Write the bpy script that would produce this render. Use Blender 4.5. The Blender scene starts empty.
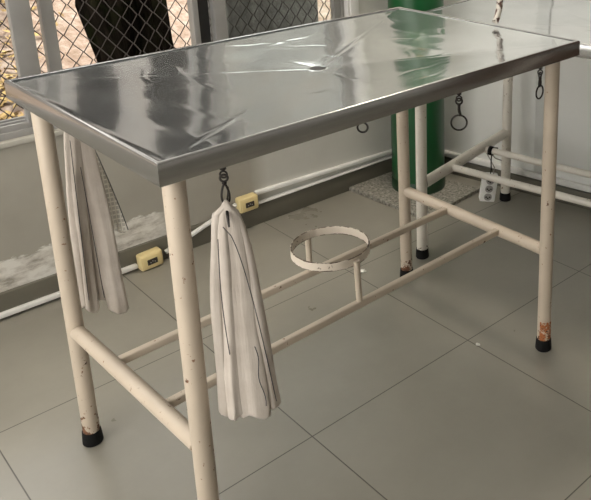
import bpy, bmesh, math, random
from mathutils import Vector, Matrix, noise
random.seed(7)
SC = bpy.context.scene
COL = SC.collection
PI = math.pi
sin, cos = math.sin, math.cos

# ------------------------------------------------------------------ helpers
def V(*a): return Vector(a)

def prop(o, label=None, cat=None, group=None, kind=None):
    if label: o['label'] = label
    if cat: o['category'] = cat
    if group: o['group'] = group
    if kind: o['kind'] = kind
    return o

def empty(name, loc=(0, 0, 0), rz=0.0):
    o = bpy.data.objects.new(name, None)
    o.empty_display_size = .05
    o.location = loc
    o.rotation_euler = (0, 0, rz)
    COL.objects.link(o)
    return o

def obj(name, bm, mat, parent=None, sharp=38, loc=None, rz=None):
    bmesh.ops.recalc_face_normals(bm, faces=bm.faces)
    lim = math.radians(sharp)
    for f in bm.faces: f.smooth = True
    for e in bm.edges:
        if len(e.link_faces) == 2:
            if e.calc_face_angle(0) > lim: e.smooth = False
    me = bpy.data.meshes.new(name)
    bm.to_mesh(me); bm.free()
    me.materials.append(mat)
    o = bpy.data.objects.new(name, me)
    COL.objects.link(o)
    if parent is not None: o.parent = parent
    if loc is not None: o.location = loc
    if rz is not None: o.rotation_euler = (0, 0, rz)
    return o

def box(bm, lo, hi, M=None, bev=0.0, seg=2):
    x0, y0, z0 = lo; x1, y1, z1 = hi
    vs = [bm.verts.new(p) for p in ((x0,y0,z0),(x1,y0,z0),(x1,y1,z0),(x0,y1,z0),(x0,y0,z1),(x1,y0,z1),(x1,y1,z1),(x0,y1,z1))]
    fs = [bm.faces.new([vs[i] for i in q]) for q in ((0,3,2,1),(4,5,6,7),(0,1,5,4),(1,2,6,5),(2,3,7,6),(3,0,4,7))]
    if bev > 0:
        es = set(e for f in fs for e in f.edges)
        r = bmesh.ops.bevel(bm, geom=list(es), offset=bev, segments=seg, affect='EDGES', profile=.5)
        vs = list(set(v for f in r['faces'] for v in f.verts) | set(v for v in vs if v.is_valid))
    if M is not None:
        for v in vs: v.co = M @ v.co
    return vs

def tube(bm, pts, r, n=16, caps=True, closed=False, flat=1.0, up=None):
    """round (or flattened) tube along a list of points; r may be a number or a list"""
    pts = [Vector(p) for p in pts]
    m = len(pts)
    rs = r if isinstance(r, (list, tuple)) else [r] * m
    tang = []
    for i in range(m):
        if closed: t = pts[(i+1) % m] - pts[i-1]
        else: t = pts[min(i+1, m-1)] - pts[max(i-1, 0)]
        tang.append(t.normalized())
    t0 = tang[0]
    u = Vector(up) if up is not None else (V(0,0,1) if abs(t0.z) < .9 else V(1,0,0))
    u = (u - t0 * u.dot(t0)).normalized()
    rings = []
    for i in range(m):
        t = tang[i]
        u = (u - t * u.dot(t)).normalized()
        w = t.cross(u)
        rings.append([bm.verts.new(pts[i] + rs[i] * (u * cos(2*PI*k/n) + w * sin(2*PI*k/n) * flat)) for k in range(n)])
    for i in range(m if closed else m-1):
        a, b = rings[i], rings[(i+1) % m]
        for k in range(n):
            bm.faces.new((a[k], a[(k+1) % n], b[(k+1) % n], b[k]))
    if caps and not closed:
        bm.faces.new(rings[0][::-1]); bm.faces.new(rings[-1])
    return rings

def lathe(bm, prof, c=(0,0,0), n=32, M=None):
    """prof: list of (radius, z)"""
    rings = []
    for r, z in prof:
        if r < 1e-6:
            rings.append([bm.verts.new((c[0], c[1], c[2]+z))])
        else:
            rings.append([bm.verts.new((c[0]+r*cos(2*PI*k/n), c[1]+r*sin(2*PI*k/n), c[2]+z)) for k in range(n)])
    for a, b in zip(rings, rings[1:]):
        if len(a) == 1 and len(b) == 1: continue
        for k in range(n):
            j = (k+1) % n
            if len(a) == 1: bm.faces.new((a[0], b[j], b[k]))
            elif len(b) == 1: bm.faces.new((a[k], a[j], b[0]))
            else: bm.faces.new((a[k], a[j], b[j], b[k]))
    if M is not None:
        for rg in rings:
            for v in rg: v.co = M @ v.co

def circle(c, r, n, ax, ay):
    return [Vector(c) + Vector(ax)*r*cos(2*PI*k/n) + Vector(ay)*r*sin(2*PI*k/n) for k in range(n)]

# ------------------------------------------------------------------ materials
class NT:
    def __init__(s, name):
        s.m = bpy.data.materials.new(name); s.m.use_nodes = True
        s.n = s.m.node_tree.nodes; s.l = s.m.node_tree.links
        s.b = s.n['Principled BSDF']; s.out = s.n['Material Output']
    def node(s, t, **kw):
        x = s.n.new(t)
        for k, v in kw.items():
            if k in x.inputs: s.put(x.inputs[k], v)
            else: setattr(x, k, v)
        return x
    def put(s, inp, v):
        if isinstance(v, bpy.types.NodeSocket): s.l.new(v, inp)
        else: inp.default_value = v
    def set(s, **kw):
        for k, v in kw.items(): s.put(s.b.inputs[k.replace('_', ' ')], v)
    def math(s, op, a, b=0.0, c=0.0):
        x = s.n.new('ShaderNodeMath'); x.operation = op
        s.put(x.inputs[0], a); s.put(x.inputs[1], b); s.put(x.inputs[2], c)
        return x.outputs[0]
    def coord(s, kind='Object'):
        return s.n.new('ShaderNodeTexCoord').outputs[kind]
    def noise(s, vec, scale, detail=4, rough=.55, dist=0.0):
        x = s.n.new('ShaderNodeTexNoise'); s.l.new(vec, x.inputs['Vector'])
        x.inputs['Scale'].default_value = scale; x.inputs['Detail'].default_value = detail
        x.inputs['Roughness'].default_value = rough; x.inputs['Distortion'].default_value = dist
        return x.outputs['Fac']
    def ramp(s, fac, stops):
        x = s.n.new('ShaderNodeValToRGB'); s.l.new(fac, x.inputs['Fac'])
        e = x.color_ramp.elements
        while len(e) < len(stops): e.new(.5)
        for el, (p, c) in zip(e, stops):
            el.position = p; el.color = (c, c, c, 1) if not isinstance(c, tuple) else (*c, 1)
        return x.outputs['Color']
    def mix(s, fac, a, b):
        x = s.n.new('ShaderNodeMix'); x.data_type = 'RGBA'
        s.put(x.inputs[0], fac)
        for i, c in ((6, a), (7, b)):
            s.put(x.inputs[i], (*c, 1) if isinstance(c, tuple) else c)
        return x.outputs[2]
    def bump(s, h, strength=.3, dist=.002):
        x = s.n.new('ShaderNodeBump'); s.l.new(h, x.inputs['Height'])
        x.inputs['Strength'].default_value = strength; x.inputs['Distance'].default_value = dist
        s.l.new(x.outputs[0], s.b.inputs['Normal'])
    def scale(s, vec, sc):
        x = s.n.new('ShaderNodeMapping'); s.l.new(vec, x.inputs['Vector']); x.inputs['Scale'].default_value = sc
        return x.outputs[0]
    def sep(s, vec):
        x = s.n.new('ShaderNodeSeparateXYZ'); s.l.new(vec, x.inputs[0]); return x.outputs

def c4(c): return (*c, 1)

def plain(name, col, rough=.5, metal=0.0, var=.08, scale=30, bump=0.0, **kw):
    t = NT(name)
    v = t.noise(t.coord(), scale)
    d = tuple(x * (1 - var) for x in col); l = tuple(min(1, x * (1 + var)) for x in col)
    t.set(Base_Color=t.ramp(v, [(.3, d), (.7, l)]), Roughness=rough, Metallic=metal, **kw)
    if bump: t.bump(v, bump)
    return t.m

def mat_steel():
    t = NT('brushed_stainless_steel')
    co = t.coord()
    s1 = t.noise(t.scale(co, (4, 260, 4)), 1.0, 3)
    s2 = t.noise(co, 9, 4)
    base = t.ramp(s2, [(.3, (.51, .535, .55)), (.7, (.60, .625, .64))])
    t.set(Base_Color=base, Metallic=.95,
          Roughness=t.math('ADD', t.math('MULTIPLY', s2, .08), .07))
    t.bump(t.math('ADD', t.math('MULTIPLY', s1, .06), t.math('MULTIPLY', t.noise(co, 14, 2), .8)), .08, .002)
    hz = t.n.new('ShaderNodeBsdfPrincipled')
    t.l.new(base, hz.inputs['Base Color']); hz.inputs['Metallic'].default_value = .8; hz.inputs['Roughness'].default_value = .55
    mx = t.n.new('ShaderNodeMixShader'); mx.inputs[0].default_value = .07
    t.l.new(t.b.outputs[0], mx.inputs[1]); t.l.new(hz.outputs[0], mx.inputs[2]); t.l.new(mx.outputs[0], t.out.inputs['Surface'])
    return t.m

def mat_apron_steel():
    t = NT('folded_steel_edge')
    co = t.coord()
    s2 = t.noise(t.scale(co, (3, 3, 60)), 2.0, 3)
    t.set(Base_Color=t.ramp(s2, [(.3, (.44, .44, .44)), (.7, (.55, .55, .55))]), Metallic=.97, Roughness=.22)
    return t.m

def mat_paint(name, base=(.58, .49, .39), low=.13, amount=1.0):
    """old white enamel on tube with rust showing through, more of it near the foot"""
    t = NT(name)
    co0 = t.coord()
    z = t.sep(co0)[2]
    oi = t.n.new('ShaderNodeObjectInfo')
    av = t.n.new('ShaderNodeVectorMath'); av.operation = 'ADD'
    t.l.new(co0, av.inputs[0]); t.l.new(t.math('MULTIPLY', oi.outputs['Random'], 37.0), av.inputs[1])
    co = av.outputs[0]
    n1 = t.noise(co, 28, 6, .65)
    n2 = t.noise(co, 85, 4, .6)
    n3 = t.noise(co, 6, 3)
    foot = t.math('MULTIPLY', t.math('SUBTRACT', 1.0, t.math('MINIMUM', t.math('DIVIDE', z, low), 1.0)), .34 * amount)
    key = t.math('ADD', n1, foot)
    rust = t.ramp(key, [(.68, 0.0), (.705, 1.0)])
    spk = t.ramp(n2, [(.665, 0.0), (.69, .9)])
    r = t.math('MAXIMUM', rust, spk)
    paint = t.ramp(n3, [(.3, tuple(c * .86 for c in base)), (.7, base)])
    rc = t.ramp(n2, [(.35, (.05, .03, .02)), (.6, (.20, .085, .04))])
    t.set(Base_Color=t.mix(r, paint, rc), Roughness=t.math('ADD', t.math('MULTIPLY', r, .4), .36))
    t.bump(t.math('SUBTRACT', 1.0, r), .3, .0008)
    return t.m

def mat_floor(tx, ty):
    t = NT('grey_porcelain_tile')
    co = t.coord(); s = t.sep(co)
    gx = t.math('ABSOLUTE', t.math('SUBTRACT', t.math('FRACT', t.math('ADD', t.math('DIVIDE', s[0], tx), 40.5)), .5))
    gy = t.math('ABSOLUTE', t.math('SUBTRACT', t.math('FRACT', t.math('ADD', t.math('DIVIDE', s[1], ty), 40.5)), .5))
    g = t.math('MINIMUM', t.math('MULTIPLY', gx, tx), t.math('MULTIPLY', gy, ty))
    grout = t.ramp(t.math('DIVIDE', g, .0032), [(.38, 1.0), (.62, 0.0)])
    n = t.noise(co, 3.2, 5, .6); n2 = t.noise(co, 60, 3); n3 = t.noise(co, 1.1, 3, .5)
    base = t.ramp(n, [(.25, (.225, .212, .178)), (.75, (.29, .275, .232))])
    base = t.mix(t.ramp(n3, [(.45, 0.0), (.75, .35)]), base, (.30, .284, .244))
    base = t.mix(t.math('MULTIPLY', n2, .10), base, (.17, .15, .12))
    t.set(Base_Color=t.mix(grout, base, (.06, .053, .042)), Roughness=t.math('ADD', t.math('MULTIPLY', n, .16), .22), Specular_IOR_Level=.75)
    t.bump(t.math('SUBTRACT', 1.0, grout), .3, .0015)
    return t.m

def mat_backwall():
    t = NT('grey_painted_plaster_flaking_low')
    co = t.coord(); s = t.sep(co)
    n = t.noise(co, 5, 4); n2 = t.noise(t.scale(co, (9, 9, 26)), 1.0, 6, .68); n3 = t.noise(co, 90, 3)
    col = t.ramp(n, [(.3, (.315, .297, .255)), (.7, (.36, .342, .298))])
    # flaking plaster: low band on the left stretch of wall
    zz = t.math('DIVIDE', t.math('SUBTRACT', s[2], .10), .15)
    left = t.ramp(t.math('SUBTRACT', t.math('ADD', s[0], .6), 0.0), [(.62, 1.0), (.72, 0.0)])
    band = t.ramp(t.math('SUBTRACT', t.math('ADD', n2, .46), zz), [(.33, 0.0), (.40, 1.0)])
    k = t.math('MULTIPLY', band, left)
    fl = t.ramp(n2, [(.36, (.30, .28, .24)), (.46, (.52, .49, .44)), (.58, (.70, .68, .63))])
    # right stretch is fresher, lighter paint
    right = t.ramp(s[0], [(.42, 0.0), (.50, 1.0)])
    col = t.mix(right, col, t.ramp(n, [(.3, (.51, .505, .465)), (.7, (.56, .555, .515))]))
    t.set(Base_Color=t.mix(k, col, fl), Roughness=.55)
    t.bump(t.math('ADD', t.math('MULTIPLY', k, t.noise(co, 45, 4)), t.math('MULTIPLY', n3, .15)), .5, .006)
    return t.m

def mat_granite():
    t = NT('speckled_grey_granite')
    co = t.coord()
    v = t.node('ShaderNodeTexVoronoi'); t.l.new(co, v.inputs['Vector']); v.inputs['Scale'].default_value = 85
    n = t.noise(co, 60, 5, .7)
    a = t.ramp(v.outputs['Distance'], [(.2, (.09, .083, .07)), (.55, (.24, .228, .195))])
    t.set(Base_Color=t.mix(t.ramp(n, [(.50, 0.0), (.62, .7)]), a, (.44, .42, .37)), Roughness=.5)
    return t.m

def mat_cloth():
    t = NT('washed_cotton')
    co = t.coord()
    w = t.noise(t.scale(co, (260, 260, 14)), 1.0, 3); n = t.noise(co, 16, 4)
    t.set(Base_Color=t.ramp(n, [(.25, (.48, .42, .365)), (.75, (.62, .56, .50))]), Roughness=.95,
          Sheen_Weight=.2)
    t.bump(t.math('ADD', w, t.math('MULTIPLY', t.noise(co, 70, 3), .7)), .35, .0025)
    return t.m

def mat_gauze():
    t = NT('open_gauze_grid')
    co = t.coord(); s = t.sep(co)
    def line(v, p):
        f = t.math('ABSOLUTE', t.math('SUBTRACT', t.math('FRACT', t.math('ADD', t.math('DIVIDE', v, p), 50.0)), .5))
        return t.ramp(f, [(.10, 1.0), (.18, 0.0)])
    g = t.math('MAXIMUM', line(s[0], .009), line(s[2], .0125))
    t.set(Base_Color=(.72, .70, .64, 1), Roughness=.9)
    t.set(Alpha=t.math('ADD', t.math('MULTIPLY', g, .36), .56))
    return t.m

def mat_outside_wall(name, a, b):
    t = NT(name)
    co = t.coord()
    n = t.noise(co, 22, 6, .7); n2 = t.noise(co, 2.0, 4)
    col = t.mix(t.ramp(n2, [(.4, 0.0), (.65, 1.0)]), t.ramp(n, [(.35, tuple(x*.55 for x in a)), (.62, a)]), t.ramp(n, [(.35, tuple(x*.55 for x in b)), (.62, b)]))
    t.set(Base_Color=col, Roughness=.95)
    t.bump(n, .8, .03)
    return t.m

def mat_bark():
    t = NT('dark_mossy_bark')
    co = t.coord()
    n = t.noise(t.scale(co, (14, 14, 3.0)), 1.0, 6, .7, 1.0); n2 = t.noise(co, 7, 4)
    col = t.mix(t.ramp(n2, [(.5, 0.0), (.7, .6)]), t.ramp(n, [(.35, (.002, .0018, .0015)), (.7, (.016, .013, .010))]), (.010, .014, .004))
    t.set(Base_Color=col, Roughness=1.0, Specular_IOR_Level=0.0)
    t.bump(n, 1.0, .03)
    return t.m

def mat_leaves():
    t = NT('dry_leaves')
    co = t.coord()
    n = t.noise(co, 9, 4, .7)
    t.set(Base_Color=t.ramp(n, [(.28, (.08, .045, .018)), (.45, (.24, .16, .06)), (.6, (.36, .27, .11)), (.75, (.11, .14, .035))]), Roughness=.8)
    return t.m

def mat_glass():
    t = NT('clear_window_glass')
    tr = t.node('ShaderNodeBsdfTransparent'); gl = t.node('ShaderNodeBsdfGlossy', Roughness=.02)
    fr = t.node('ShaderNodeFresnel'); fr.inputs['IOR'].default_value = 1.35
    mx = t.node('ShaderNodeMixShader')
    tr.inputs['Color'].default_value = (.90, .93, .92, 1)
    t.l.new(fr.outputs[0], mx.inputs[0]); t.l.new(tr.outputs[0], mx.inputs[1]); t.l.new(gl.outputs[0], mx.inputs[2])
    t.l.new(mx.outputs[0], t.out.inputs['Surface'])
    return t.m

def mat_emit(name, col, s):
    t = NT(name)
    t.set(Base_Color=(.8, .8, .8, 1), Emission_Color=c4(col), Emission_Strength=s)
    return t.m

def mat_sticker():
    t = NT('worn_orange_label')
    co = t.coord()
    n = t.noise(co, 70, 4, .7); n2 = t.noise(t.scale(co, (1, 1, 2.4)), 120, 3)
    z = t.sep(co)[2]
    col = t.mix(t.ramp(n, [(.42, 0.0), (.5, 1.0)]), (.62, .53, .40), (.40, .13, .04))
    col = t.mix(t.ramp(n2, [(.58, 0.0), (.63, 1.0)]), col, (.10, .035, .02))
    t.set(Base_Color=col, Roughness=.7)
    return t.m

def mat_flaky():
    t = NT('white_paint_flaking_off_rust')
    co = t.coord(); n = t.noise(co, 55, 5, .6)
    t.set(Base_Color=t.ramp(n, [(.50, (.66, .62, .56)), (.53, (.10, .05, .035))]), Roughness=.6)
    return t.m

def mat_ring():
    t = NT('chipped_enamel_ring')
    co = t.coord(); z = t.sep(co)[2]
    n = t.noise(co, 40, 5, .65)
    edge = t.math('ADD', t.math('DIVIDE', t.math('ABSOLUTE', z), .0115), t.math('MULTIPLY', t.math('SUBTRACT', n, .5), .9))
    r = t.math('MAXIMUM', t.ramp(edge, [(.90, 0.0), (.96, 1.0)]), t.ramp(n, [(.64, 0.0), (.67, 1.0)]))
    t.set(Base_Color=t.mix(r, (.70, .62, .525), (.10, .06, .04)), Roughness=.5)
    return t.m

STEEL, APR = mat_steel(), mat_apron_steel()
PAINT = mat_paint('old_cream_enamel')
PAINT2 = mat_paint('old_white_enamel', (.76, .715, .64), .12, .35)
RAILP = mat_paint('chipped_cream_enamel', (.62, .53, .425), .02, 0)
RUBBER = plain('black_rubber', (.005, .005, .005), .75, bump=.1, Specular_IOR_Level=.25)
IRON = plain('blackened_iron', (.028, .024, .022), .45, .6)
CLOTH, GAUZE = mat_cloth(), mat_gauze()
THREAD = plain('dark_thread', (.06, .055, .06), .9)
ALU = plain('dull_aluminium', (.34, .335, .325), .42, .3, scale=8)
ALUD = plain('flat_black', (.02, .02, .02), .6)
WIRE = plain('weathered_wire', (.045, .035, .03), .7, .3)
PVC = plain('white_plastic', (.76, .75, .73), .4, scale=12)
CREAM = plain('yellowed_plastic', (.70, .57, .29), .42, scale=18)
DARKP = plain('dark_plastic', (.03, .022, .016), .4)
GREEN = plain('green_cylinder_enamel', (.006, .080, .022), .3, scale=4)
GREEND = plain('dark_green_enamel', (.006, .035, .012), .4, scale=6)
GRAN = mat_granite()
BRASS = plain('tarnished_brass', (.45, .32, .12), .35, 1.0)
SCRAP = plain('white_paper', (.7, .69, .64), .8)

# ------------------------------------------------------------------ calibrated layout (metres)
TA = -0.0234                       # room turned a little against the table
HT = 0.9763                        # table height
LX, WY = 0.60, 0.3577              # half length and half width of table
MB = Matrix.Translation((0, 1.086, 0)) @ Matrix.Rotation(TA - .003, 4, 'Z')        # back wall plane: local y=0, +y outdoors
ra = math.radians(-80.6)
MR = Matrix.Translation((1.405, .65, 0)) @ Matrix.Rotation(ra, 4, 'Z')              # right wall plane: local x runs towards the viewer, +y behind it
M0 = Matrix.Identity(4)

# ------------------------------------------------------------------ room shell
def struct(name, bm, mat, M=None, **k):
    o = obj(name, bm, mat, **k)
    if M is not None: o.matrix_world = M
    o['kind'] = 'structure'
    return o

ROOM = (-2.7, -3.7, 1.9, 1.3)
bm = bmesh.new()
box(bm, (-2.75, -3.75, -.12), (2.3, 1.10, 0))
MF = Matrix.Translation((-0.1605, -0.0959, 0)) @ Matrix.Rotation(TA, 4, 'Z')
MFi = MF.inverted()
for v in bm.verts: v.co = MFi @ v.co
struct('floor', bm, mat_floor(.5904, .6009), MF)

bm = bmesh.new(); box(bm, (-2.9, -3.9, 2.75), (2.5, 1.27, 2.87))
struct('ceiling', bm, plain('white_ceiling_paint', (.72, .72, .70), .8))

BWM = mat_backwall()
WX0, WX1, WZ0, WZ1 = -1.75, .965, .585, 2.2
bm = bmesh.new()
box(bm, (-2.9, 0, -.12), (WX0, .15, 2.75)); box(bm, (WX1, 0, -.12), (1.75, .15, 2.75))
box(bm, (WX0, 0, -.12), (WX1, .15, WZ0)); box(bm, (WX0, 0, WZ1), (WX1, .15, 2.75))
struct('wall_back', bm, BWM, MB)

RWM = plain('pale_grey_gloss_paint', (.74, .745, .725), .35, var=.03, scale=3)
bm = bmesh.new()
box(bm, (-.6, 0, -.12), (4.6, .15, 2.75))
struct('wall_right', bm, RWM, MR)
bm = bmesh.new()
LW0, LW1 = -2.15, -2.0
for lo, hi in (((LW0, -3.9, -.12), (LW1, 1.25, .38)), ((LW0, -3.9, 2.45), (LW1, 1.25, 2.75)), ((LW0, -3.9, .12), (LW1, -1.5, 2.45)), ((LW0, .85, .12), (LW1, 1.25, 2.45))): box(bm, lo, hi)
struct('wall_left', bm, RWM)
bm = bmesh.new(); box(bm, (LW0, -3.9, -.12), (2.5, -3.75, 2.75))
struct('wall_front', bm, RWM)
dr = empty('added_door_1'); dr.matrix_world = MR; dr['kind'] = 'structure'  # unseen door, added to give the front apron its brown reflection
WOOD = plain('dark_brown_wood', (.075, .036, .020), .45, var=.25, scale=5)
bm = bmesh.new()
box(bm, (1.30, -.03, 0), (1.38, 0, 2.12), bev=.004); box(bm, (2.82, -.03, 0), (2.90, 0, 2.12), bev=.004); box(bm, (1.30, -.03, 2.06), (2.90, 0, 2.14), bev=.004)
obj('added_door_frame', bm, WOOD, dr)
for a0, a1 in ((1.385, 2.095), (2.105, 2.815)):
    bm = bmesh.new(); box(bm, (a0, -.022, .008), (a1, 0, 2.055), bev=.003)
    for z0, z1 in ((.15, .95), (1.1, 1.9)): box(bm, (a0 + .10, -.030, z0), (a1 - .10, -.015, z1), bev=.006)
    obj('added_door_leaf', bm, WOOD, dr)
# a shallow pilaster on the right wall
bm = bmesh.new(); box(bm, (.24, -.012, 0.115), (.30, .01, 2.74), bev=.004)
struct('trim_1', bm, plain('grey_gloss_paint', (.66, .665, .645), .35, var=.03), MR)

SKIRT = plain('grey_skirting_tile', (.125, .117, .092), .4, scale=6)
bm = bmesh.new(); box(bm, (-2.7, -.014, 0), (1.36, .005, .088), bev=.002)
struct('baseboard_back', bm, SKIRT, MB)
bm = bmesh.new(); box(bm, (-.36, -.014, 0), (4.4, .005, .075), bev=.002)
struct('baseboard_right', bm, SKIRT, MR)

# ------------------------------------------------------------------ window in the back wall
win = empty('window_1'); win.matrix_world = MB; win['kind'] = 'structure'
bm = bmesh.new(); box(bm, (WX0, -.010, .572), (WX1 + .02, .15, .590), bev=.003)
obj('sill', bm, plain('pale_cement_sill', (.40, .385, .34), .7, bump=.3), win)
bm = bmesh.new()
box(bm, (WX0, .012, .590), (WX1, .105, .612), bev=.002)
for y in (.022, .055, .088): box(bm, (WX0, y, .610), (WX1, y + .012, .632), bev=.001)
obj('bottom_track', bm, ALU, win)
bm = bmesh.new(); box(bm, (WX0, .012, WZ1 - .05), (WX1, .105, WZ1), bev=.002)
obj('top_track', bm, ALU, win)
# right jamb with its stepped white trim
bm = bmesh.new()
box(bm, (.884, .012, .61), (.900, .034, WZ1)); box(bm, (.900, .024, .61), (.966, .040, WZ1)); box(bm, (.925, .016, .61), (.932, .030, WZ1))
obj('jamb', bm, ALU, win)
bm = bmesh.new()
box(bm, (.945, -.004, .585), (.955, .105, WZ1), bev=.001); box(bm, (.955, -.012, .585), (1.0, .012, WZ1), bev=.004)
obj('white_casing', bm, PVC, win)
def stile(x0, x1, y0, y1):
    bm = bmesh.new()
    box(bm, (x0, y0, .625), (x1, y1, WZ1 - .04), bev=.003)
    return obj('stile', bm, ALU, win)
stile(-.343, -.281, .020, .050)
stile(-.243, -.203, .055, .085)
stile(.340, .392, .020, .050)
bm = bmesh.new(); box(bm, (.285, .052, .63), (.336, .088, WZ1 - .04), bev=.002)  # plain black strip filling the gap between two stiles
obj('gap_strip', bm, ALUD, win)
stile(-1.75, -1.70, .020, .085)
stile(.262, .285, .030, .070)
bm = bmesh.new(); box(bm, (.392, .033, .632), (.884, .037, WZ1 - .045))
obj('pane', bm, mat_glass(), win)

# ------------------------------------------------------------------ chain link screen outside the window
bm = bmesh.new()
cw, chh = .0585, .068
x = -1.70; i = 0
while x < .95:
    pts = []; z = .60; k = 0
    while z < 2.18:
        s = 1 if (k + i) % 2 == 0 else -1
        jx = random.uniform(-.003, .003)
        pts.append((x + s * cw/4 + jx, .128 + .004 * s, z)); z += chh/2; k += 1
    tube(bm, pts, .0027, 4, caps=False)
    x += cw/2; i += 1
f = obj('chain_link_screen', bm, WIRE, sharp=80); f.matrix_world = MB
prop(f, 'rusty diamond chain link wire screen fixed outside the window', 'wire screen')

# ------------------------------------------------------------------ outdoors
def gz(x, y):
    t = max(0, min(1, (y - 1.9) / 2.2))
    return -.05 + .62 * t * t * (3 - 2*t) + .05 * noise.noise((x * 1.3, y * 1.3, 0)) + .02 * noise.noise((x * 6, y * 6, 2))
bm = bmesh.new()
NX, NY = 90, 50
g = [[bm.verts.new((-6 + 12*i/NX, 1.24 + 4.0*j/NY, gz(-6 + 12*i/NX, 1.24 + 4.0*j/NY))) for i in range(NX+1)] for j in range(NY+1)]
for j in range(NY):
    for i in range(NX): bm.faces.new((g[j][i], g[j][i+1], g[j+1][i+1], g[j+1][i]))
def mat_soil():
    t = NT('reddish_bare_soil'); co = t.coord(); n = t.noise(co, 14, 6, .7)
    t.set(Base_Color=t.ramp(n, [(.3, (.14, .09, .06)), (.5, (.24, .18, .14)), (.7, (.34, .30, .26))]), Roughness=1.0); t.bump(n, .7, .03)
    return t.m
struct('ground', bm, mat_soil())

bm = bmesh.new()
for k in range(6500):
    if k % 4: px, py = random.uniform(-2.2, 1.2), random.uniform(1.5, 4.6)
    else: px, py = random.uniform(-1.2, .2), random.uniform(1.6, 3.4)
    if noise.noise((px * 1.1, py * 1.1, 7)) < -.12 and k % 4: continue
    if px > -1.125 + .345 * (py + 1.52) + random.uniform(-.25, .12) and random.random() < .93: continue
    L = random.uniform(.035, .085); W = L * random.uniform(.3, .5)
    M = Matrix.Translation((px, py, gz(px, py) + random.uniform(.012, .04))) @ Matrix.Rotation(random.uniform(0, 2*PI), 4, 'Z') @ Matrix.Rotation(random.uniform(-.7, .7), 4, 'X') @ Matrix.Rotation(random.uniform(-.6, .6), 4, 'Y')
    q = [(-L/2, 0, 0), (-L/6, -W/2, .006), (L/4, -W/2.4, .006), (L/2, 0, .012), (L/4, W/2.4, .006), (-L/6, W/2, .006)]
    bm.faces.new([bm.verts.new(M @ Vector(c)) for c in q])
lf = obj('leaf_litter', bm, mat_leaves())
prop(lf, 'dry yellow and brown leaves littering the soil outside the window', 'leaves', kind='stuff')

bm = bmesh.new(); box(bm, (-6, 4.7, -.2), (7, 4.95, 3.4))
ow = obj('garden_wall', bm, mat_outside_wall('rough_garden_wall_render', (.22, .21, .20), (.25, .22, .195)))
prop(ow, 'rough pinkish grey garden wall far behind the tree', 'wall')
bm = bmesh.new(); box(bm, (.70, 1.62, -.1), (1.215, 1.85, 1.16), bev=.02)
pl = obj('concrete_block', bm, mat_outside_wall('dark_roughcast', (.135, .13, .12), (.16, .155, .145)))
prop(pl, 'dark roughcast concrete block standing outside behind the wire screen', 'concrete block')

tree = empty('tree', (.46, 2.15, 0))
bm = bmesh.new()
pts = [V(.13, 0, -.12), V(.10, 0, .2), V(.045, 0, .5), V(.0, 0, .8), V(.02, 0, .98), V(.03, 0, 1.06)]
rg = tube(bm, pts, [.26, .20, .172, .188, .18, .08], 28)
bm.verts.ensure_lookup_table()
for v in bm.verts:
    a = math.atan2(v.co.y, v.co.x)
    v.co += V(cos(a), sin(a), 0) * (.03 * noise.noise((cos(a)*2.2, sin(a)*2.2, v.co.z * 1.5)) + .012 * sin(9*a + v.co.z*2))
BK = mat_bark()
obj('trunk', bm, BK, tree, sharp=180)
for limb in ([(.03, 0, .80), (-.06, 0, 1.0), (-.12, .01, 1.4), (-.17, .03, 2.0), (-.30, .1, 3.0), (-.5, .2, 4.4)], [(.0, 0, .80), (.12, 0, 1.02), (.21, .01, 1.4), (.27, .03, 2.0), (.42, .1, 3.0), (.7, .3, 4.6)]):
    bm = bmesh.new()
    P = []
    for q in range(len(limb) - 1):
        for e in range(5): P.append(V(*limb[q]).lerp(V(*limb[q+1]), e / 5))
    P.append(V(*limb[-1]))
    tube(bm, P, [.15 - .07 * q / len(P) - (.03 if q > 3 else 0) for q in range(len(P))], 22)
    for v in bm.verts: v.co += .018 * noise.noise_vector(v.co * 5)
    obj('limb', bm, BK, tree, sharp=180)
bm = bmesh.new()
for k in range(3000):
    u = Vector((random.gauss(0, 1), random.gauss(0, 1), random.gauss(0, 1))).normalized() * random.uniform(.5, 1) ** .5
    c = V(.9 + u.x * 1.5, .5 + u.y * 1.3, 5.0 + u.z * 1.0)
    L = random.uniform(.09, .17)
    M = Matrix.Translation(c) @ Matrix.Rotation(random.uniform(0, 2*PI), 4, 'Z') @ Matrix.Rotation(random.uniform(-1, 1), 4, 'X')
    bm.faces.new([bm.verts.new(M @ V(*q)) for q in ((-L/2, 0, 0), (0, -L/4, .01), (L/2, 0, 0), (0, L/4, .01))])
fo = obj('foliage', bm, plain('green_foliage', (.05, .10, .025), .6, var=.4, scale=3), tree)
fo['kind'] = 'stuff'
prop(tree, 'thick dark mossy tree with a forked trunk close outside the window', 'tree')

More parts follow.
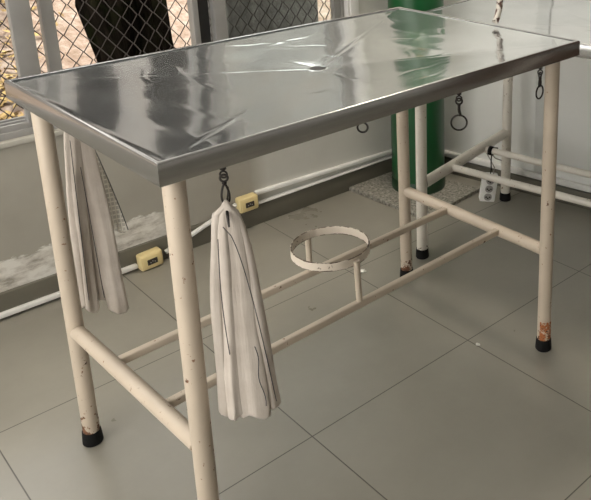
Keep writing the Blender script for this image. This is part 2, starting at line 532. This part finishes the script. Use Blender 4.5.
# ------------------------------------------------------------------ tables
def sheet_z(x, y, l, w, sag, seed):
    e = max(abs(x)/l, abs(y)/w)
    # soft hip: four facets falling to the drain, creased on the diagonals
    base = -sag * (1 - e)
    if (1 - e) < .03: base += .0030 * (1 - (1 - e) / .03)
    amp = min(1, (1 - e) * 6)
    n = noise.noise((x*4.5, y*6.5, seed)) * .0016 + noise.noise((x*11, y*13, seed + 5)) * .0003
    # dents either side of the creases
    d = abs(abs(x)/l - abs(y)/w)
    cre = math.exp(-(d/.05)**2) * .0012 * noise.noise((x*3, y*3, seed+9)) + math.exp(-(d/.012)**2) * .0011
    # ragged pleats where the sheet was dressed down towards the drain
    p1 = noise.noise((x*7, y*1.6, seed+20)); p2 = noise.noise((x*5 + y*7, y*4 - x*2, seed+31))
    ple = .0004 * max(0, 1 - abs(p1) * 5) + .0002 * max(0, 1 - abs(p2) * 7)
    fold = 0.0
    for (fx, fy, fa, fl, fh) in FOLDS:
        dx, dy = x - fx * l, y - fy * w
        u = dx * cos(fa) + dy * sin(fa); v2 = -dx * sin(fa) + dy * cos(fa) + .004 * sin(u * 60)
        if abs(u) < fl * 2: fold += fh * math.exp(-(v2/.0055)**2) * math.exp(-(u/fl)**2)
    return base + amp * (n + cre + ple + fold)

rf = random.Random(5)
FOLDS = [(rf.uniform(-.9, .9), rf.uniform(-.85, .85), rf.uniform(0, PI), rf.uniform(.03, .11), rf.choice((-1, 1)) * rf.uniform(.0003, .0008)) for _ in range(26)]

def make_table(name, label, loc, rz, H, hb, legsplay, paint, rail_y, sag, seed, barz, label2=None, near_leg_sticker=True, railpaint=None, rz_off=0):
    t = empty(name, loc, rz)
    prop(t, label, 'table', 'steel examination tables')
    l, w, ap = LX, WY, .0425
    ix, iy = .047, .0506
    bm = bmesh.new()
    nx, ny = 240, 144
    g = []
    for j in range(ny + 1):
        y = -w + 2*w*j/ny
        g.append([bm.verts.new((-l + 2*l*i/nx, y, H + sheet_z(-l + 2*l*i/nx, y, l, w, sag, seed) - .0035)) for i in range(nx + 1)])
    for j in range(ny):
        for i in range(nx): bm.faces.new((g[j][i], g[j][i+1], g[j+1][i+1], g[j+1][i]))
    top = obj('tabletop', bm, STEEL, t, sharp=60)
    # rolled edge and apron, one folded strip with mitred corners
    prof = [(-.008, -.0006), (-.0045, .0010), (-.0025, .0012), (-.0008, .0008), (.0008, -.0004), (.0018, -.0020), (.0024, -.0045), (.0024, -ap + .002), (.001, -ap), (-.016, -ap), (-.016, -ap + .004), (-.003, -ap + .004), (-.003, -.004)]
    bm = bmesh.new()
    rings = []
    for dx, dz in prof:
        L, Wd = l + dx, w + dx
        rings.append([bm.verts.new((sx*L, sy*Wd, H + dz)) for sx, sy in ((-1,-1),(1,-1),(1,1),(-1,1))])
    for a, b in zip(rings, rings[1:] + rings[:1]):
        for k in range(4): bm.faces.new((a[k], a[(k+1)%4], b[(k+1)%4], b[k]))
    obj('apron', bm, APR, t)
    # drain
    bm = bmesh.new()
    zc = H - sag - .0028
    lathe(bm, [(.0205, -.03), (.0205, .0016), (.023, .0022), (.0255, .0012), (.0255, -.004)], (-.008, 0, zc), 28)
    d = obj('drain', bm, STEEL, top)
    bm = bmesh.new(); lathe(bm, [(0, .0012), (.0208, .0012), (.0208, -.002)], (-.008, 0, zc), 28)  # flat black disc: the dark inside of the drain put into colour
    obj('drain_dark_disc', bm, ALUD, d)
    # legs
    a, b = l - ix, w - iy
    k = 0
    for sx, sy in ((-1,-1), (1,-1), (1,1), (-1,1)):
        foot = V(sx*(a + legsplay), sy*b, 0); topp = V(sx*a, sy*b, H - .018)
        ax = topp - foot
        bm = bmesh.new()
        tube(bm, [ax * (.018 + .976 * q / 12) for q in range(13)], .0205, 24)
        lg = obj('leg', bm, paint, t, loc=foot)
        bm = bmesh.new()
        lathe(bm, [(0, 0), (.0232, 0), (.0252, .003), (.0248, .012), (.0232, .034), (.0226, .037), (.0207, .037)], (0, 0, 0), 28)
        obj('foot_cap', bm, RUBBER, lg)['label'] = 'black rubber foot cap'
        if near_leg_sticker and (sx, sy) == (1, -1):
            bm = bmesh.new()
            n = 14; r0 = []; r1 = []
            for q in range(n + 1):
                th = -PI/2 - 1.6 + 2.6 * q / n
                r0.append(bm.verts.new((.0211*cos(th), .0211*sin(th), .040))); r1.append(bm.verts.new((.0211*cos(th), .0211*sin(th), .102 + .003*sin(q*2.3))))
            for q in range(n): bm.faces.new((r0[q], r0[q+1], r1[q+1], r1[q]))
            for v in bm.verts: v.co.x -= legsplay * v.co.z
            obj('worn_sticker', bm, mat_sticker(), lg)['label'] = 'rusty orange worn sticker'
    # end crossbars
    for sx in (-1, 1):
        zb, zf = barz[sx]
        xx = sx * (a + legsplay * (1 - hb / H))
        bm = bmesh.new()
        n = 14
        tube(bm, [V(xx, -b + .014 + (2*b - .028) * q / n, zf + (zb - zf) * q / n) for q in range(n + 1)], .0182 if railpaint else .0205, 20)
        obj('crossbar', bm, paint, t)
    # long rails
    for y in rail_y:
        bm = bmesh.new()
        n = 24
        xe = a + legsplay * .6 - .014
        if railpaint:
            box(bm, (-xe, y - .009, hb - .012), (xe, y + .009, hb + .008), bev=.0035, seg=3)
        else:
            tube(bm, [V(-xe + 2*xe*q/n, y + .001 * sin(q), hb + .004 + .0008 * sin(q * .7)) for q in range(n + 1)], .0135, 16)
        obj('rail', bm, railpaint or paint, t)
    return t

T1 = make_table('examination_table', 'steel topped examination table in the foreground with rusty cream tube legs and a basin ring',
                (0, 0, 0), 0, HT, .345, .0074, PAINT, (.092, -.128), .022, 3.0, {-1: (.334, .352), 1: (.343, .337)}, railpaint=RAILP)
H2 = .925
T2 = make_table('examination_table', 'second white tube legged steel table standing behind the big one along the right wall',
                (1.095, -.128, 0), math.radians(-81), H2, .300, .004, PAINT2, (.112, -.122), .02, 11.0, {-1: (.317, .298), 1: (.30, .30)}, near_leg_sticker=False)

# basin ring welded to the two long rails of the big table
RC = V(-.010, -.016, .464); RR = .102
bm = bmesh.new()
prof = [(RR - .002, -.012), (RR + .002, -.012), (RR + .002, .0105), (RR, .0115), (RR - .002, .0105), (RR - .002, -.012)]
lathe(bm, prof, (0, 0, 0), 64)
ring = obj('basin_ring', bm, mat_ring(), T1, loc=RC)
for y, x in ((.092, -.004), (-.128, -.010)):
    bm = bmesh.new()
    yt = RC.y + math.copysign(RR + .006, y)
    tube(bm, [(x, y, .352), (x, y*.6 + yt*.4, .39), (x, yt, .44), (x, yt, RC.z + .004)], .0085, 12)
    for v in bm.verts: v.co -= RC
    obj('ring_post', bm, RAILP, ring)

# eyes under the apron
HX = (-.481, -.160, .131, .441)
def eye(x, y):
    bm = bmesh.new()
    lathe(bm, [(0, 0), (.006, 0), (.006, -.006), (.003, -.007), (.003, -.010), (0, -.010)], (x, y, HT - .0425), 12)
    tube(bm, circle((x, y, HT - .0585), .0062, 16, (.7, -.7, 0), (0, 0, 1)), .0018, 8, closed=True)
    obj('hook_eye', bm, IRON, T1)['label'] = 'black hook eye under the steel edge'
for x in (HX[0], HX[2], HX[3]): eye(x, -.350)
eye(-.481, .350)

def clip(name, label, x, y, z, kind, rz=0.0, lean=0.0):
    """z: height of the eye it hangs on"""
    t = empty(name, (x, y, z), rz)
    t.rotation_euler = (lean, 0, rz)
    prop(t, label, 'snap hook')
    if kind == 'shaft':
        bm = bmesh.new()
        tube(bm, circle((0, 0, -.004), .0072, 18, (1, 0, 0), (0, 0, 1)), .0024, 8, closed=True)
        tube(bm, [(0, 0, -.010), (0, 0, -.016), (0, 0, -.024), (.001, 0, -.031), (.003, 0, -.036), (.001, 0, -.040)], [.0046, .0034, .0036, .0038, .0032, .002], 10)
        obj('hook_body', bm, IRON, t)
    elif kind != 'ring':
        bm = bmesh.new()
        tube(bm, circle((0, 0, -.004), .0066, 18, (1, 0, 0), (0, 0, 1)), .0021, 8, closed=True)
        lathe(bm, [(0, .0), (.004, -.001), (.0045, -.005), (.003, -.008), (0, -.008)], (0, 0, -.009), 12)
        h0, h1, hw = (-.016, -.054, .0088) if kind == 'snap' else (-.012, -.036, .0075)
        path = []
        for q in range(24):
            an = 2*PI*q/24
            zz = (h0 + h1)/2 + cos(an) * (h0 - h1)/2
            wd = hw * (.5 + .5 * (.5 - .5*cos(an)))
            path.append((sin(an) * wd, 0, zz))
        tube(bm, path, .0020, 8, closed=True)
        obj('hook_body', bm, IRON, t)
        bm = bmesh.new(); tube(bm, [(hw*.62, .0005, h0 - .006), (hw*.5, .002, (h0+h1)/2), (hw*.1, .0005, h1 + .002)], .0015, 8)
        obj('gate', bm, IRON, t)
        if kind == 'snap':
            bm = bmesh.new(); tube(bm, [(0, 0, h1 + .003), (.0, -.006, h1 - .006), (.001, -.021, h1 - .014), (.002, -.026, h1 - .034)], [.0022, .0028, .003, .0018], 8)
            obj('tie', bm, IRON, t)['label'] = 'dark tie hanging over the cloth'
    if kind in ('snapring', 'shaft', 'ring'):
        bm = bmesh.new()
        rr = {'snapring': .0175, 'shaft': .0185, 'ring': .0105}[kind]
        zc = {'snapring': -.051, 'shaft': -.0565, 'ring': -.0115}[kind]
        tube(bm, circle((0, 0, zc), rr, 28, (1, 0, 0), (0, 0, 1)), .0022, 8, closed=True)
        obj('ring', bm, IRON, t)
    prop(t, group=GR)
    return t

GR = 'snap hooks under the steel table edge'
ze = HT - .0615
clip('snap_hook', 'black snap hook on the front table edge holding the nearer white cloth', HX[0], -.350, ze, 'snap', -.55)
clip('snap_hook', 'small dark ring half hidden under the middle of the front table edge', HX[1], -.350, HT - .0425, 'ring', -.8)
clip('snap_hook', 'black snap hook with the largest round ring under the right half of the front edge', HX[2], -.350, ze, 'shaft', -.80)
clip('snap_hook', 'black snap hook with oval ring beside the right front table leg', HX[3], -.350, ze, 'snapring', .12)
clip('snap_hook', 'black snap hook at the rear table edge holding the farther cloth', HX[0], .350, ze, 'snap', -.55)

# ------------------------------------------------------------------ hanging cloths
def band(bm, top, bot, w0, w1, th, seed, bulge=0.0, n=26, m=24, ripple=1.0, ax=(1, 0, 0)):
    """one soft folded cloth strip: a flattened pleated tube from top to bottom"""
    top, bot = Vector(top), Vector(bot)
    ax = Vector(ax).normalized(); ay = V(0, 0, 1).cross(ax)
    rings = []
    for i in range(n + 1):
        s = i / n
        f = s ** .38
        c = top.lerp(bot, s)
        c += ax * ((bot - top).dot(ax) * (s ** bulge - s)) + ax * (.004 * noise.noise((s*3, seed, 0))) + ay * (.006 * noise.noise((s*2.4, seed, 4)) * f)
        w = (w0 + (w1 - w0) * f) * (1 + .10 * noise.noise((s * 4, seed, 9)))
        t = .010 + (th - .010) * f
        row = []
        for k in range(m):
            an = 2*PI*k/m
            pl = 1 + .34 * ripple * f * noise.noise((cos(an)*2.6 + seed*3, sin(an)*2.6, s*1.1)) + .16*ripple*f*sin(3*an + seed*2 + s*3) + .08*ripple*f*sin(7*an + seed + s*5)
            px = cos(an) * w/2
            py = sin(an) * t/2 * pl + .0012 * ripple * f * sin(px * 250 + seed * 4 + s * 1.5)
            dz = .016 * noise.noise((px*40, seed, 2)) * s if i > n - 4 else 0
            row.append(bm.verts.new(c + ax * px + ay * py + V(0, 0, dz)))
        rings.append(row)
    for a, b in zip(rings, rings[1:]):
        for k in range(m): bm.faces.new((a[k], a[(k+1)%m], b[(k+1)%m], b[k]))
    c0 = sum((v.co for v in rings[0]), Vector()) / m
    tip = bm.verts.new(c0 + V(0, 0, .010))
    for k in range(m): bm.faces.new((rings[0][(k+1) % m], rings[0][k], tip))
    # lower end pinched, like a hemmed strip end
    cc = sum((v.co for v in rings[-1]), Vector()) / m
    last = [bm.verts.new(cc + (v.co - cc) * .8 + V(0, 0, -.006)) for v in rings[-1]]
    for k in range(m): bm.faces.new((rings[-1][k], rings[-1][(k+1)%m], last[(k+1)%m], last[k]))
    bm.faces.new(last)

def cloth(label, loc, rz, bands, threads, knot=True):
    t = empty('hanging_cloth', loc, rz)
    prop(t, label, 'cloth')
    bm = bmesh.new()
    for bd in bands: band(bm, *bd)
    body = obj('cloth_strips', bm, CLOTH, t, sharp=75)
    for pth in threads:
        bm = bmesh.new()
        tube(bm, pth, .0009, 6)
        obj('thread', bm, THREAD, t)['label'] = 'dark thread line'
    return t

# nearer cloth on the front edge: local x follows the camera's right so that the fan faces the viewer as in the photo
cz = ze - .058
# bands: top, bottom, top width, bottom width, thickness, seed, bulge
near = cloth('white cotton cloth bundle hanging from the front table edge, nearer of the two hanging cloths', (HX[0] - .011, -.346, cz), -.60,
  [((.012, -.004, .006), (-.026, -.002, -.432), .014, .028, .026, 1.1, .22),
   ((.012, -.003, .006), (-.006, -.010, -.428), .014, .036, .030, 2.3, .25),
   ((.012, -.005, .006), (.028, -.012, -.436), .014, .060, .022, 3.7, .42),
   ((.012, -.002, .006), (.060, .004, -.430), .014, .038, .028, 4.9, .50),
   ((.012, 0, .006), (.024, .018, -.420), .014, .092, .024, 6.2, .40)],
  [[(.004 + .066*s**.55, -.020 - .004*s + .016*s*s, -.03 - .39*s) for s in [q/20 for q in range(21)]],
   [(-.006 - .004*sin(PI*s), -.0265 + .002*s, -.05 - .24*s) for s in [q/12 for q in range(13)]],
   [(.040 + .010*s + .003*sin(9*s), -.0245, -.28 - .135*s) for s in [q/12 for q in range(13)]]])
far = cloth('white cotton cloth bundle hanging from the rear table edge, farther of the two hanging cloths', (HX[0] + .012, .352, cz), -.45,
  [((0, 0, .0), (-.042, 0, -.498), .030, .032, .026, 11.1, .5),
   ((0, -.002, .0), (-.022, -.010, -.510), .030, .032, .026, 12.3, .5),
   ((0, .003, .0), (.036, -.004, -.530), .034, .050, .026, 13.7, .6),
   ((0, .004, .0), (.006, .012, -.496), .034, .046, .026, 14.9, .5)],
  [[(-.014 - .014*s, -.020 - .002*s, -.05 - .43*s) for s in [q/20 for q in range(21)]],
   [(.000 + .008*s, -.0215 - .002*s, -.12 - .36*s) for s in [q/20 for q in range(21)]]])
for o in (near, far): o['group'] = 'cotton cloths hung under the table'
bm = bmesh.new()
rows = []
for i in range(25):
    s = i/24
    xl, xr = -.015 - .01*s, .012 + .070*s + .004*sin(3*s)
    rows.append([bm.verts.new((xl + (xr - xl)*k/10, .030 + .006*sin(k*.7 + 2*s) * s, -.02 - (.305 + .012*sin(k*.9))*s)) for k in range(11)])
for a, b in zip(rows, rows[1:]):
    for k in range(10): bm.faces.new((a[k], a[k+1], b[k+1], b[k]))
gf = obj('gauze_flap', bm, GAUZE, far); gf['label'] = 'open grid gauze flap with a dark edge thread'
bm = bmesh.new(); tube(bm, [(.011 + .070*s + .004*sin(3*s), .029 + .006*sin(7 + 2*s)*s, -.02 - .307*s) for s in [q/20 for q in range(21)]], .0012, 6)
obj('edge_thread', bm, THREAD, gf)

# ------------------------------------------------------------------ gas cylinder on a granite slab
bm = bmesh.new()
poly = [(.900, 1.055), (.922, .572), (1.300, .610), (1.225, 1.040)]
lo = [bm.verts.new((x, y, 0)) for x, y in poly]; hi = [bm.verts.new((x, y, .018)) for x, y in poly]
bm.faces.new(lo[::-1]); bm.faces.new(hi)
for k in range(4): bm.faces.new((lo[k], lo[(k+1)%4], hi[(k+1)%4], hi[k]))
bmesh.ops.bevel(bm, geom=list(bm.edges), offset=.002, segments=1, affect='EDGES')
o = obj('granite_slab', bm, GRAN)
prop(o, 'speckled grey granite slab lying on the floor in the corner under the green cylinder', 'stone slab')

cyl = empty('gas_cylinder', (1.136, .838, .018))
prop(cyl, 'tall dark green gas cylinder standing on the granite slab in the corner', 'gas cylinder')
bm = bmesh.new()
R = .119
lathe(bm, [(0, .03), (R - .004, .03), (R, .045), (R, 1.18), (R*.96, 1.225), (R*.82, 1.275), (R*.55, 1.315), (.038, 1.33), (.034, 1.36), (0, 1.36)], (0, 0, 0), 48)
obj('body', bm, GREEN, cyl)
bm = bmesh.new(); lathe(bm, [(R - .012, 0), (R + .001, 0), (R + .003, .01), (R + .002, .05), (R - .001, .055), (R - .012, .03), (R - .012, 0)], (0, 0, 0), 48)
obj('foot_ring', bm, GREEND, cyl)
bm = bmesh.new(); lathe(bm, [(.02, 1.355), (.02, 1.39), (.014, 1.395), (.014, 1.44), (.024, 1.445), (.024, 1.462), (0, 1.465)], (0, 0, 0), 20)
tube(bm, [(0, -.01, 1.41), (0, -.05, 1.41)], .009, 12)
obj('valve', bm, BRASS, cyl)

# ------------------------------------------------------------------ cable ducts and socket boxes on the walls
def duct(name, label, p0, p1, M, hw=.012, dep=.016, off=0.0):
    """p0,p1: (x,z) on the wall plane"""
    a, b = Vector((p0[0], 0, p0[1])), Vector((p1[0], 0, p1[1]))
    d = b - a; L = d.length; an = math.atan2(d.z, d.x)
    bm = bmesh.new()
    box(bm, (0, -dep - off, -hw), (L, -off + .001, hw), bev=.002)
    box(bm, (0, -dep - off - .002, -hw*.72), (L, -dep - off + .002, hw*.72), bev=.001)
    for v in bm.verts: v.co = Matrix.Translation(a) @ Matrix.Rotation(-an, 4, 'Y') @ v.co
    o = obj(name, bm, PVC); o.matrix_world = M
    prop(o, label, 'cable duct', 'cable ducts along the walls')
    return o
duct('cable_duct', 'white cable duct running along the floor below the window, left of both socket boxes', (-2.2, .018), (-.080, .0185), MB, .0085, .015, .014)
duct('cable_duct', 'short white cable duct climbing between the two yellowed socket boxes', (.030, .030), (.350, .1265), MB, .0075, .012, .014)
duct('cable_duct', 'white cable duct along the back wall right of the upper socket box', (.430, .138), (1.28, .114), MB, .0085, .016, 0)
duct('cable_duct', 'white ledge strip on top of the grey skirting right of the upper socket box', (.420, .0925), (1.32, .0925), MB, .0045, .018, 0)
duct('cable_duct', 'pale cable duct low along the right wall behind the second table', (-.30, .097), (4.3, .097), MR, .0125, .018, 0)

def socket_box(label, x, z, tilt, M, off):
    t = empty('socket_box'); t.matrix_world = M @ Matrix.Translation((x, -off, z)) @ Matrix.Rotation(tilt, 4, 'Y')
    prop(t, label, 'socket box', 'yellowed socket boxes')
    bm = bmesh.new(); box(bm, (-.043, -.042, -.031), (.043, .0, .031), bev=.009, seg=3)
    obj('housing', bm, CREAM, t)
    bm = bmesh.new(); box(bm, (-.034, -.0445, -.024), (.034, -.040, .024), bev=.003)
    obj('face_plate', bm, CREAM, t)
    bm = bmesh.new(); box(bm, (-.019, -.047, -.011), (.019, -.043, .011), bev=.002)
    so = obj('socket', bm, DARKP, t); so['label'] = 'dark socket insert'
    for dx in (-.008, 0, .008):
        bm = bmesh.new(); tube(bm, [(dx, -.0480, .0025 if dx == 0 else -.001), (dx, -.0465, .0025 if dx == 0 else -.001)], .0023, 10)
        obj('pin_hole', bm, ALU, so)
socket_box('yellowed socket box on the skirting at floor level, lower of the two', -.036, .034, -.05, MB, .014)
socket_box('yellowed socket box raised on the wall above the skirting, upper of the two', .378, .121, .0, MB, .010)

# ------------------------------------------------------------------ power strip hanging from the second table's rail
ps = empty('power_strip', (1.126, .395, .304), math.radians(9))
prop(ps, 'white three socket power strip hanging by a black cord from the second table rail', 'power strip')
MP = Matrix.Translation((-.012, -.004, -.096)) @ Matrix.Rotation(math.radians(-49), 4, 'Z') @ Matrix.Rotation(math.radians(7), 4, 'Y') @ Matrix.Rotation(math.radians(4), 4, 'X')
bm = bmesh.new(); box(bm, (-.032, -.018, -.122), (.032, .018, 0), MP, bev=.006)
obj('housing', bm, plain('bright_white_plastic', (.90, .90, .88), .4), ps)
GS = plain('grey_socket', (.40, .39, .37), .5)
for k in range(3):
    zc = -.024 - .037 * k
    bm = bmesh.new()
    Mx = MP @ Matrix.Translation((0, -.0185, zc)) @ Matrix.Rotation(PI/2, 4, 'X')
    lathe(bm, [(0, .0005), (.0135, .0005), (.0150, .0022), (.0165, .0005), (.0165, -.001)], (0, 0, 0), 24, Mx)
    sk = obj('socket', bm, GS, ps)
    for dx, dz in ((-.0075, 0), (.0075, 0), (0, -.005)):
        bm = bmesh.new(); tube(bm, [MP @ V(dx, -.0208, zc + dz), MP @ V(dx, -.0180, zc + dz)], .0036, 10)
        obj('pin_hole', bm, DARKP, sk)
bm = bmesh.new()
tube(bm, [MP @ V(0, 0, -.004), MP @ V(0, 0, .02), V(-.008, -.003, -.045), V(-.003, -.002, -.015)], .0026, 8)
for dy in (-.005, .001, .007): tube(bm, circle((0, dy, 0), .0162, 18, (1, 0, 0), (0, 0, 1)), .0032, 8, closed=True)
tube(bm, [(.004, -.012, .012), (.012, -.018, .010), (.020, -.018, -.004)], [.005, .006, .002], 8)
obj('cord', bm, RUBBER, ps)['label'] = 'black cord knotted over the rail'
bm = bmesh.new()
tube(bm, [MP @ V(.01, .0, -.006), MP @ V(.012, .0, .03), (.04, .05, -.03), (.09, .06, -.05), (.13, .06, -.09), (.17, .06, -.11), (.205, .055, -.13)], .0022, 8)
obj('cable', bm, plain('grey_cable', (.30, .29, .27), .5), ps)

# ------------------------------------------------------------------ bent pipe on the right end of the table
bm = bmesh.new()
b0 = V(.590, -.068, HT + .003)
dirv = V(.80, .60, 0)
pp = [b0 + V(.000, .000, .009), b0 + dirv*.010 + V(.004, -.003, .020), b0 + dirv*.024 + V(.009, -.006, .045), b0 + dirv*.035 + V(.010, -.007, .085),
      b0 + dirv*.05 + V(.01, -.007, .17), b0 + dirv*.12 + V(0.01, 0, .36), b0 + dirv*.32 + V(0, 0, .58), b0 + dirv*.62 + V(0, 0, .72), b0 + dirv*.95 + V(0, 0, .78)]
tube(bm, pp, .0095, 16, caps=False)
bp = obj('bent_pipe', bm, mat_flaky())
prop(bp, 'white bent pipe flaked with rust resting on the far right end of the tabletop', 'pipe')
bp.modifiers.new('wall', 'SOLIDIFY').thickness = .002

# ------------------------------------------------------------------ scraps on the floor
for (x, y, r, lab) in ((.476, .451, .011, 'tiny crumpled white scrap on the floor behind the basin ring'), (.433, -.150, .007, 'tiny white scrap on the tile joint crossing left of the right front leg')):
    bm = bmesh.new()
    bmesh.ops.create_icosphere(bm, subdivisions=2, radius=r)
    for v in bm.verts:
        v.co *= 1 + .5 * noise.noise(v.co * 150)
        v.co.z = max(v.co.z * .5 + r * .4, 0)
    o = obj('paper_scrap', bm, SCRAP, loc=(x, y, 0), sharp=20)
    prop(o, lab, 'scrap', 'paper scraps on the floor')

# ------------------------------------------------------------------ added ceiling lamp, out of view, brightening the right rear
FILL_EMIT = mat_emit('fill_lamp_glow', (1.0, .89, .75), 25.0)  # added glow for the right wall and the floor below it
for x, y, lab in ((.93, .36, 'unseen white square ceiling lamp added to brighten the far right corner of the room'),):
    t = empty('fill_lamp', (x, y, 2.75)); prop(t, lab, 'fill lamp')
    bm = bmesh.new(); box(bm, (-.31, -.31, -.035), (.31, .31, 0), bev=.006)
    obj('frame', bm, PVC, t)
    bm = bmesh.new(); box(bm, (-.28, -.28, -.040), (.28, .28, -.033), bev=.002)
    obj('diffuser', bm, FILL_EMIT, t)

# ------------------------------------------------------------------ daylight
w = bpy.data.worlds.new('World'); SC.world = w; w.use_nodes = True
n = w.node_tree.nodes; bg = n['Background']
bg.inputs['Color'].default_value = (1.0, .965, .905, 1); bg.inputs['Strength'].default_value = 4.2
sl = bpy.data.lights.new('Sun', 'SUN'); sl.energy = 4.2; sl.angle = math.radians(2); sl.color = (1, .93, .82)
so = bpy.data.objects.new('sun', sl); COL.objects.link(so)
so.rotation_euler = V(-.45, .30, -.85).to_track_quat('-Z', 'Y').to_euler()

# ------------------------------------------------------------------ camera (lens calibrated on table and tile grid)
cd = bpy.data.cameras.new('camera'); cam = bpy.data.objects.new('camera', cd); COL.objects.link(cam)
cam.location = (-1.1248, -1.5198, 1.4589); cam.rotation_euler = (1.2694, .0002, -.8188)
cd.sensor_width = 36; cd.lens = 774.971 * 36 / 591
cd.shift_x = -161.944 / 591; cd.shift_y = -154.655 / 591
cd.clip_start = .02
SC.camera = cam
vs = SC.view_settings
vs.view_transform = 'Standard'; vs.look = 'None'; vs.gamma = 1; vs.use_curve_mapping = False
vs.exposure = 0.14
